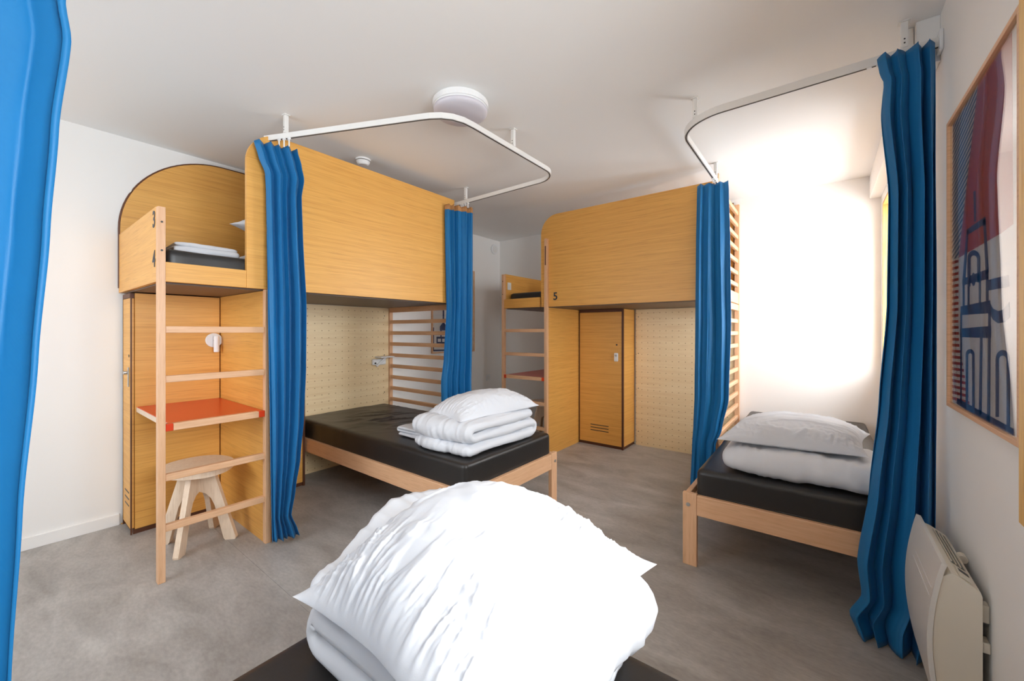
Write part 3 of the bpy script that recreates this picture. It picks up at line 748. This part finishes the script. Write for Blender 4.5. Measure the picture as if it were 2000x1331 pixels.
# C: right bunk
def rowC(z, xl, xr, y, amp): return (z, (xl, y), (xr, y+0.05), amp)
rC = [rowC(2.335, -0.745, -0.55, 3.24, 0.018), rowC(2.28, -0.745, -0.545, 3.23, 0.02), rowC(1.9, -0.75, -0.535, 3.22, 0.022), rowC(1.3, -0.755, -0.53, 3.22, 0.026), rowC(0.75, -0.76, -0.545, 3.22, 0.026),
      rowC(0.52, -0.768, -0.59, 3.22, 0.022), rowC(0.40, -0.775, -0.63, 3.22, 0.018), rowC(0.01, -0.79, -0.63, 3.22, 0.018)]
curtain(rC, 3.4, 'blue curtain at the foot end of the bunk numbered 5', 4.4, hooks=[(-0.632, 3.20, 2.362), (-0.632, 3.235, 2.362), (-0.63, 3.27, 2.362)])
# D: big curtain by the right wall
def rowD(z, xl, xr, yl, yr, amp): return (z, (xl, yl), (xr, yr), amp)
rD = [rowD(2.362, 0.178, 0.345, 2.222, 2.232, 0.020), rowD(2.30, 0.186, 0.345, 2.222, 2.232, 0.022), rowD(2.26, 0.198, 0.345, 2.222, 2.228, 0.020), rowD(2.12, 0.190, 0.345, 2.218, 2.225, 0.028), rowD(1.80, 0.212, 0.345, 2.21, 2.23, 0.030), rowD(1.35, 0.205, 0.343, 2.20, 2.22, 0.033),
      rowD(0.95, 0.180, 0.340, 2.19, 2.20, 0.035), rowD(0.60, 0.150, 0.335, 2.18, 2.17, 0.044), rowD(0.30, 0.112, 0.330, 2.165, 2.16, 0.046), rowD(0.17, 0.125, 0.325, 2.16, 2.15, 0.044), rowD(0.08, 0.085, 0.315, 2.165, 2.13, 0.050), rowD(0.008, 0.115, 0.300, 2.15, 2.12, 0.052)]
curtain(rD, 4.0, 'long dark blue curtain by the right wall, next to the radiator', 6.2,
        hooks=[(0.155, 2.27, 2.362), (0.185, 2.27, 2.362), (0.215, 2.27, 2.362)])
# E: foreground left
def pE(u, v): return plane_at(u, v, (-1.10, 0, 0), (1, 0, 0))
rE = []
for v, u in ((-250, 150), (0, 132), (70, 143), (250, 119), (450, 103), (700, 82), (1000, 55), (1331, 36), (1700, 20)):
    p = pE(u, v); rE.append((p.z, (-1.125, -0.42), (-1.125, p.y-0.012), 0.022))
rE = [(2.352, (-1.125, -0.42), (-1.125, 0.07), 0.022)]+[r for r in rE if 0.02 < r[0] < 2.33]+[(0.012, (-1.125, -0.42), (-1.125, -0.05), 0.022)]
curtain(rE, 3.3, 'bright blue curtain at the left edge of the foreground', 7.7, nx=240, nz=140, hooks=[(-1.10, -0.2, 2.362), (-1.10, -0.1, 2.362), (-1.10, 0.0, 2.362)])

# ------------------------------------------------------------------ curtain rails
def rail(path, label, sup, zt=2.392, hgt=0.030):
    r = empty('curtain_rail', (path[0][0], path[0][1], zt), 0, label, 'curtain rail', 'white curtain rails')
    obj('track', sweep_rect(path, 0.018, hgt, zt), M['rail'], r)
    obj('track_groove', sweep_rect(path, 0.007, 0.0015, zt-hgt), M['railgap'], r)
    for x, y in sup:
        s = obj('support', B(x-0.011, x+0.011, y-0.011, y+0.011, zt+0.001, H-0.004, bev=0.002), M['rail'], r)
        obj('ceiling_plate', B(x-0.018, x+0.018, y-0.016, y+0.016, H-0.004, H), M['rail'], s)
        for z in (zt+0.018, zt+0.034): obj('screw', cyl((x, y-0.0112, z), (0, 1, 0), 0.003, 0.002, 8), M['dark'], s)
    return r
q = Vector((0.924, 0.382))
p0 = (-2.605, 0.985); p1 = (-1.70, 1.385)
crv = [(-1.70, 1.385), (-1.64, 1.413), (-1.59, 1.447), (-1.553, 1.492), (-1.531, 1.55), (-1.525, 1.62)]
path = [p0]+crv+[(-1.525, 2.34)]+arc(-1.695, 2.36, 0.17, 0, 90, 10)+[(-2.66, 2.535)]
rail(path, 'white curtain rail over the bed under the left bunk, near the round lamp', [(-2.47, 1.045), (-1.525, 1.985), (-2.47, 2.533)])
path = [(0.366, 2.27), (-0.40, 2.27)]+arc(-0.40, 2.50, 0.23, 270, 180, 12)[1:]+[(-0.632, 3.345)]
rr = rail(path, 'white curtain rail over the bed by the window wall', [(0.262, 2.27), (-0.545, 2.322), (-0.632, 3.30)], hgt=0.036)
obj('wall_bracket', B(0.358, 0.3699, 2.245, 2.299, 2.335, 2.415, bev=0.004), M['whitepl'], rr)
obj('ceiling_bracket', B(0.275, 0.298, 2.33, 2.352, 2.393, 2.499, bev=0.002), M['rail'], rr)
rail([(-1.10, -1.2), (-1.10, 0.16)], 'white curtain rail above the foreground curtain', [(-1.10, -0.9), (-1.10, 0.02)])

# ------------------------------------------------------------------ ceiling fittings, wall fittings
cl = empty('ceiling_lamp', (-1.575, 1.575, H), 0, 'large round white ceiling lamp above the left curtain rail', 'lamp')
obj('lamp_body', cyl((-1.575, 1.575, H-0.022), (0, 0, 1), 0.152, 0.044, 48, bev=0.008), M['whitepl'], cl, smooth=False)
bm = bmesh.new(); rings = []
for z, r in ((0, 0.147), (-0.010, 0.146), (-0.018, 0.140), (-0.024, 0.125), (-0.028, 0.09), (-0.030, 0.04)):
    rings.append([bm.verts.new((-1.575+r*math.cos(2*PI*k/48), 1.575+r*math.sin(2*PI*k/48), H-0.0445+z)) for k in range(48)])
for a, b in zip(rings, rings[1:]):
    for k in range(48): bm.faces.new((a[k], a[(k+1) % 48], b[(k+1) % 48], b[k]))
bm.faces.new(rings[-1]); bm.faces.new(rings[0])
obj('diffuser', bm, M['lamp'], cl, smooth=True)

sd = empty('smoke_detector', (-2.66, 1.66, H), 0, 'small round white smoke detector on the ceiling by the left bunk', 'smoke detector')
obj('mounting_base', cyl((-2.66, 1.66, H-0.006), (0, 0, 1), 0.052, 0.012, 32), M['whitepl'], sd)
obj('sensor_body', cyl((-2.66, 1.66, H-0.028), (0, 0, -1), 0.050, 0.030, 32, r2=0.036, bev=0.004), M['whitepl'], sd)
obj('vent_ring', cyl((-2.66, 1.66, H-0.014), (0, 0, 1), 0.046, 0.004, 32), M['grille'], sd)

al = empty('alarm_sounder', (XL, 4.22, 2.37), 0, 'round white disc fixed high on the left wall by the corner', 'alarm')
obj('disc', cyl((XL+0.012, 4.22, 2.37), (1, 0, 0), 0.068, 0.024, 32, bev=0.006), M['whitepl'], al)
obj('inner_ring', cyl((XL+0.025, 4.22, 2.37), (1, 0, 0), 0.048, 0.004, 32), M['rail'], al)

wl = empty('wall_lamp', (-3.33, 0.945, 1.18), 0, 'small white round wall lamp beside the left ladder', 'lamp')
obj('wall_plate', cyl((-3.322, 0.935, 1.18), (1, 0, 0), 0.048, 0.016, 32, bev=0.003), M['whitepl'], wl)
obj('spot', cyl((-3.285, 0.940, 1.155), (0, 0.0, 1), 0.0165, 0.11, 24, bev=0.002), M['whitepl'], wl)
obj('joint', cyl((-3.308, 0.938, 1.18), (1, 0, 0), 0.010, 0.02, 12), M['steel'], wl)

fa = empty('bed_shelf', (-3.548, 2.40, 0.95), 0, 'white folding bracket shelf on the pegboard under the left bunk', 'shelf')
obj('bracket_plate', B(-3.549, -3.515, 2.30, 2.455, 0.905, 0.965, bev=0.012), M['whitepl'], fa)
obj('tray', B(-3.545, -3.44, 2.345, 2.50, 0.978, 0.992, bev=0.003), M['whitepl'], fa)
obj('support_arm', tube(bmesh.new(), [(-3.508, 2.335, 0.895), (-3.50, 2.44, 0.978)], 0.012, 8), M['whitepl'], fa)
obj('knob', cyl((-3.51, 2.325, 0.925), (1, 0, 0), 0.008, 0.012, 12), M['dark'], fa)

so = empty('wall_socket', (XL, 4.10, 0.62), 0, 'small white socket plate low on the left wall near the corner', 'socket')
obj('plate', B(XL, XL+0.008, 4.06, 4.14, 0.58, 0.66, bev=0.002), M['whitepl'], so)
obj('insert', cyl((XL+0.009, 4.10, 0.62), (1, 0, 0), 0.024, 0.003, 20), M['rail'], so)
sw = empty('bunk_switch', (-2.70, 3.48, 1.75), 0, 'small white switch plate inside the end panel of bunk 5', 'switch')
obj('plate', B(-2.7155, -2.709, 3.43, 3.49, 1.695, 1.775, bev=0.002), M['whitepl'], sw)
obj('rocker', B(-2.709, -2.705, 3.445, 3.475, 1.72, 1.75, bev=0.001), M['rail'], sw)

# ------------------------------------------------------------------ stools
def stool(x, y, rz, label):
    r = empty('stool', (x, y, 0), rz, label, 'stool', 'birch stools')
    pts = [(0.205*math.cos(a)*(1+0.03*math.cos(3*a)), 0.172*math.sin(a)) for a in [2*PI*k/48 for k in range(48)]]
    bm = prism(pts, (0, 0, 0.425), (1, 0, 0), (0, 1, 0), (0, 0, 1), 0.028)
    es = [e for e in bm.edges if len(e.link_faces) == 2 and e.calc_face_angle(0) > 1.2]
    bmesh.ops.bevel(bm, geom=es, offset=0.006, segments=2, affect='EDGES')
    obj('seat', bm, M['stoolwood'], r, local=True)
    for k in range(4):
        a = PI/4+k*PI/2; u = (math.cos(a), math.sin(a), 0)
        half = [(0.014, 0.424), (0.085, 0.424), (0.208, 0.012), (0.204, 0.0), (0.150, 0.0), (0.142, 0.012), (0.095, 0.21), (0.075, 0.255), (0.045, 0.285), (0.014, 0.295)]
        n = (-math.sin(a), math.cos(a), 0); o = Vector(n)*-0.014
        obj('leg', prism(half, o, u, (0, 0, 1), n, 0.028), M['stoolwood'], r, local=True)
    return r
stool(-2.925, 0.745, math.radians(3), 'pale birch stool with arched legs under the orange desk of the left bunk')
stool(-2.47, 3.80, math.radians(10), 'pale birch stool under the desk of the bunk numbered 5')

# ------------------------------------------------------------------ radiator on the right wall
rd = empty('radiator', (0.31, 1.89, 0.3), 0, 'cream electric panel radiator on the right wall below the picture', 'radiator')
ya, yb = 1.685, 2.075
def fx(z):   # bowed front
    t = (z-0.10)/0.47; return 0.272-0.030*math.sin(PI*min(max(t, 0), 1))**0.9
zs = [0.10+0.47*i/24 for i in range(25)]
pts = [(fx(z), z) for z in zs]+[(0.283, 0.567), (0.276, 0.10+0.0)]
pts = [(fx(z), z) for z in zs]+[(0.284, 0.566)]+[(fx(z)+0.012, z) for z in zs[::-1][1:]]
obj('front_panel', prism(pts, (0, ya-0.004, 0), (1, 0, 0), (0, 0, 1), (0, 1, 0), yb-ya+0.008), M['creamfront'], rd)
pts = [(fx(z)+0.013, z) for z in zs[1:-2]]+[(0.292, 0.545), (0.306, 0.540), (0.348, 0.512), (0.352, 0.50), (0.352, 0.12)]
obj('casing', prism(pts, (0, ya, 0), (1, 0, 0), (0, 0, 1), (0, 1, 0), yb-ya), M['cream'], rd)
# outlet grille lying on the sloped top
o_ = Vector((0.308, ya+0.10, 0.5395)); ux = Vector((0.040, 0, -0.0267)); ux.normalize()
nrm = Vector((0.0267, 0, 0.040)).normalized()
gp = obj('outlet_grille', prism([(0, 0), (0.036, 0), (0.036, yb-ya-0.13), (0, yb-ya-0.13)], o_, ux, (0, 1, 0), nrm, 0.001), M['grille'], rd)
for k in range(4):
    obj('grille_bar', prism([(k*0.0115, 0), (k*0.0115+0.0016, 0), (k*0.0115+0.0016, yb-ya-0.13), (k*0.0115, yb-ya-0.13)], o_, ux, (0, 1, 0), nrm, 0.004), M['cream'], gp)
obj('control_panel', prism([(0.004, -0.085), (0.036, -0.085), (0.036, -0.015), (0.004, -0.015)], o_, ux, (0, 1, 0), nrm, 0.002), M['cream'], rd)
obj('display', prism([(0.010, -0.045), (0.034, -0.045), (0.034, -0.027), (0.010, -0.027)], o_+nrm*0.002, ux, (0, 1, 0), nrm, 0.001), M['dark'], rd)
for z in (0.48, 0.455): obj('front_groove', B(fx(z)-0.0006, fx(z)+0.002, ya+0.02, yb-0.10, z-0.001, z+0.001), M['whitepl'], rd)
obj('wall_bracket', B(0.353, 0.3695, ya+0.01, ya+0.05, 0.34, 0.37, bev=0.003), M['cream'], rd)
obj('wall_bracket', B(0.353, 0.3695, ya+0.02, ya+0.05, 0.42, 0.47, bev=0.003), M['cream'], rd)
obj('wall_bracket', B(0.353, 0.3695, yb-0.08, yb-0.05, 0.42, 0.47, bev=0.003), M['cream'], rd)
obj('knob', cyl((0.357, yb-0.15, 0.505), (0, 1, 0), 0.012, 0.03, 16), M['cream'], rd)

# ------------------------------------------------------------------ pictures
def poly_px(name, px, parent, P0, n, mat, lift):
    """flat printed shape lying on the sheet"""
    n = Vector(n); pts = [plane_at(u, v, P0, n) + (n*lift) for u, v in px]
    bm = bmesh.new(); a = [bm.verts.new(p) for p in pts]; b = [bm.verts.new(p-n*0.0002) for p in pts]
    bm.faces.new(a); bm.faces.new(b[::-1]); k = len(pts)
    for i in range(k): bm.faces.new((a[i], a[(i+1) % k], b[(i+1) % k], b[i]))
    return obj(name, bm, mat, parent)

pr = empty('picture', (0.36, 1.74, 0.97), 0, 'framed poster of a red and navy church tower on the right wall', 'picture')
y0, y1, z0, z1 = 1.405, 2.072, 0.978, 1.975; xf, xb = 0.347, 0.3695
for nm, a in (('frame_side', (xf, xb, y0, y0+0.014, z0, z1)), ('frame_side', (xf, xb, y1-0.014, y1, z0, z1)),
              ('frame_rail', (xf, xb, y0+0.014, y1-0.014, z0, z0+0.014)), ('frame_rail', (xf, xb, y0+0.014, y1-0.014, z1-0.014, z1))):
    obj(nm, B(*a, bev=0.001), M['beech'], pr)
sheet = obj('poster', B(0.358, 0.360, y0+0.0145, y1-0.0145, z0+0.0145, z1-0.0145), M['paper'], pr)
P0 = (0.358, 0, 0); NN = (-1, 0, 0)
def clipy(px):
    out = []
    for u, v in px: out.append((u, v))
    return out
def pp(px, mat, lift):
    o = poly_px('print_shape', px, sheet, P0, NN, M[mat], lift)
    return o
pp([(1861.5, 232), (1911, 160), (1872, 504), (1857.5, 507)], 'hatch', 0.0003)
pp([(1911, 160), (1950, 100), (1977, 62), (1979, 438), (1957, 455), (1872.5, 504)], 'printred', 0.0003)
for i in range(24):
    v = 512+i*11.4; w2_ = 1872 if i < 10 else 1872+(i-10)*0.4
    uu = w2_ if i < 14 else 1874+(i-14)*2.2
    sl = (v-648)*0.06
    pp([(1857, v), (min(uu, 1895), v+sl*(min(uu, 1895)-1857)/16*0.6), (min(uu, 1895), v+5.5+sl*(min(uu, 1895)-1857)/16*0.6), (1857, v+5.5)], 'printred', 0.0004)
nv = [
 [(1901.5, 374), (1906, 373), (1907, 432), (1903, 434)],
 [(1888, 449), (1925, 423), (1925.5, 437), (1889, 460)],
 [(1888, 452), (1892.5, 450), (1886, 545), (1880, 550)],
 [(1920.5, 430), (1925.5, 426), (1931.5, 532), (1926, 538)],
 [(1880, 545), (1931, 525), (1931, 545), (1880, 558)],
 [(1880.5, 555), (1884.5, 555), (1884.5, 600), (1880.5, 600)],
 [(1926, 540), (1931, 538), (1931, 592), (1926, 594)],
 [(1912, 545), (1916, 543), (1916, 595), (1912, 596)],
 [(1890, 550), (1894, 549), (1894, 598), (1890, 599)],
 [(1876.5, 599), (1934.5, 587), (1935.5, 612), (1876.5, 616)],
 [(1875.5, 642), (1936, 637), (1936, 661), (1875.5, 659)],
 [(1876, 612), (1879.5, 612), (1879, 790), (1875.5, 785)],
 [(1930.5, 610), (1935.5, 610), (1934, 838), (1928, 832)],
 [(1914.5, 660), (1919.5, 660), (1917.5, 815), (1912, 808)],
 [(1931, 547), (1970, 537), (1972, 560), (1931, 568)],
 [(1934, 592), (1940, 603), (1950, 608), (1960, 605), (1972, 590), (1973, 620), (1962, 630), (1950, 632), (1940, 625), (1934, 614)],
 [(1870, 778), (1980, 838), (1980, 866), (1868, 788)],
]
for p in nv: pp(p, 'navy', 0.0006)
def arch_px(ul, ur, vt, vb, vb2, th):
    cx_ = (ul+ur)/2; r = (ur-ul)/2; outer = [(cx_-r*math.cos(PI*k/12), vt+r*1.3*(1-math.sin(PI*k/12))) for k in range(13)]
    inner = [(cx_-(r-th)*math.cos(PI*k/12), vt+th*1.7+(r-th)*1.3*(1-math.sin(PI*k/12))) for k in range(13)]
    return [(ul, vb)]+outer+[(ur, vb2), (ur-th, vb2)]+inner[::-1]+[(ul+th, vb)]
for a in ((1886.5, 1904, 682, 788, 798, 5), (1945, 1973, 684, 815, 835, 6.5), (1890, 1915, 489, 560, 552, 6)):
    k = arch_px(*a)
    # build the arch as a strip of quads (outer / inner pairs)
    n = 13; outer = k[1:14]; inner = k[16:29][::-1]
    o2 = [k[0]]+outer+[k[14]]; i2 = [k[29]]+inner+[k[15]]
    bm = bmesh.new(); NV = Vector(NN)
    A = [bm.verts.new(plane_at(u, v, P0, NN)+NV*0.0006) for u, v in o2]; I = [bm.verts.new(plane_at(u, v, P0, NN)+NV*0.0006) for u, v in i2]
    for j in range(len(A)-1): bm.faces.new((A[j], A[j+1], I[j+1], I[j]))
    obj('print_shape', bm, M['navy'], sheet)
pp([(1902+4*math.cos(t), 546+13*math.sin(t)) for t in [2*PI*k/16 for k in range(16)]], 'navy', 0.0008)
obj('glass_pane', B(0.3535, 0.3555, y0+0.0145, y1-0.0145, z0+0.0145, z1-0.0145), M['glass'], pr)

pl = empty('picture', (XL+0.01, 3.46, 0.98), 0, 'framed navy line poster on the left wall behind the slats', 'picture')
y0, y1, z0, z1 = 3.10, 3.815, 0.985, 2.02; xb, xf = XL+0.0005, XL+0.022
for nm, a in (('frame_side', (xb, xf, y0, y0+0.014, z0, z1)), ('frame_side', (xb, xf, y1-0.014, y1, z0, z1)),
              ('frame_rail', (xb, xf, y0+0.014, y1-0.014, z0, z0+0.014)), ('frame_rail', (xb, xf, y0+0.014, y1-0.014, z1-0.014, z1))):
    obj(nm, B(*a, bev=0.001), M['beech'], pl)
sh2 = obj('poster', B(XL+0.008, XL+0.010, y0+0.0145, y1-0.0145, z0+0.0145, z1-0.0145), M['paper'], pl)
P0 = (XL+0.010, 0, 0)
for p in ([(864.5, 560), (867.5, 560), (867.5, 632), (864.5, 632)], [(859, 638), (866, 629), (873, 638), (873, 646), (859, 646)],
          [(860, 646), (862.5, 646), (862.5, 658), (860, 658)], [(852.5, 658), (890, 658), (890, 662), (852.5, 662)],
          [(852.5, 662), (855, 662), (855, 670), (852.5, 670)], [(861, 662), (863.5, 662), (863.5, 670), (861, 670)], [(852.5, 668), (890, 669), (890, 672), (852.5, 671)],
          [(845.5, 640), (847.5, 640), (847.5, 686.5), (845.5, 686)], [(845.5, 683.5), (918, 682), (918, 684.8), (845.5, 686.5)],
          [(895, 535), (922.8, 542), (922.8, 610), (895, 610)]):
    poly_px('print_shape', p, sh2, P0, (1, 0, 0), M['navy'], 0.0006)
obj('glass_pane', B(XL+0.014, XL+0.016, y0+0.0145, y1-0.0145, z0+0.0145, z1-0.0145), M['glass'], pl)
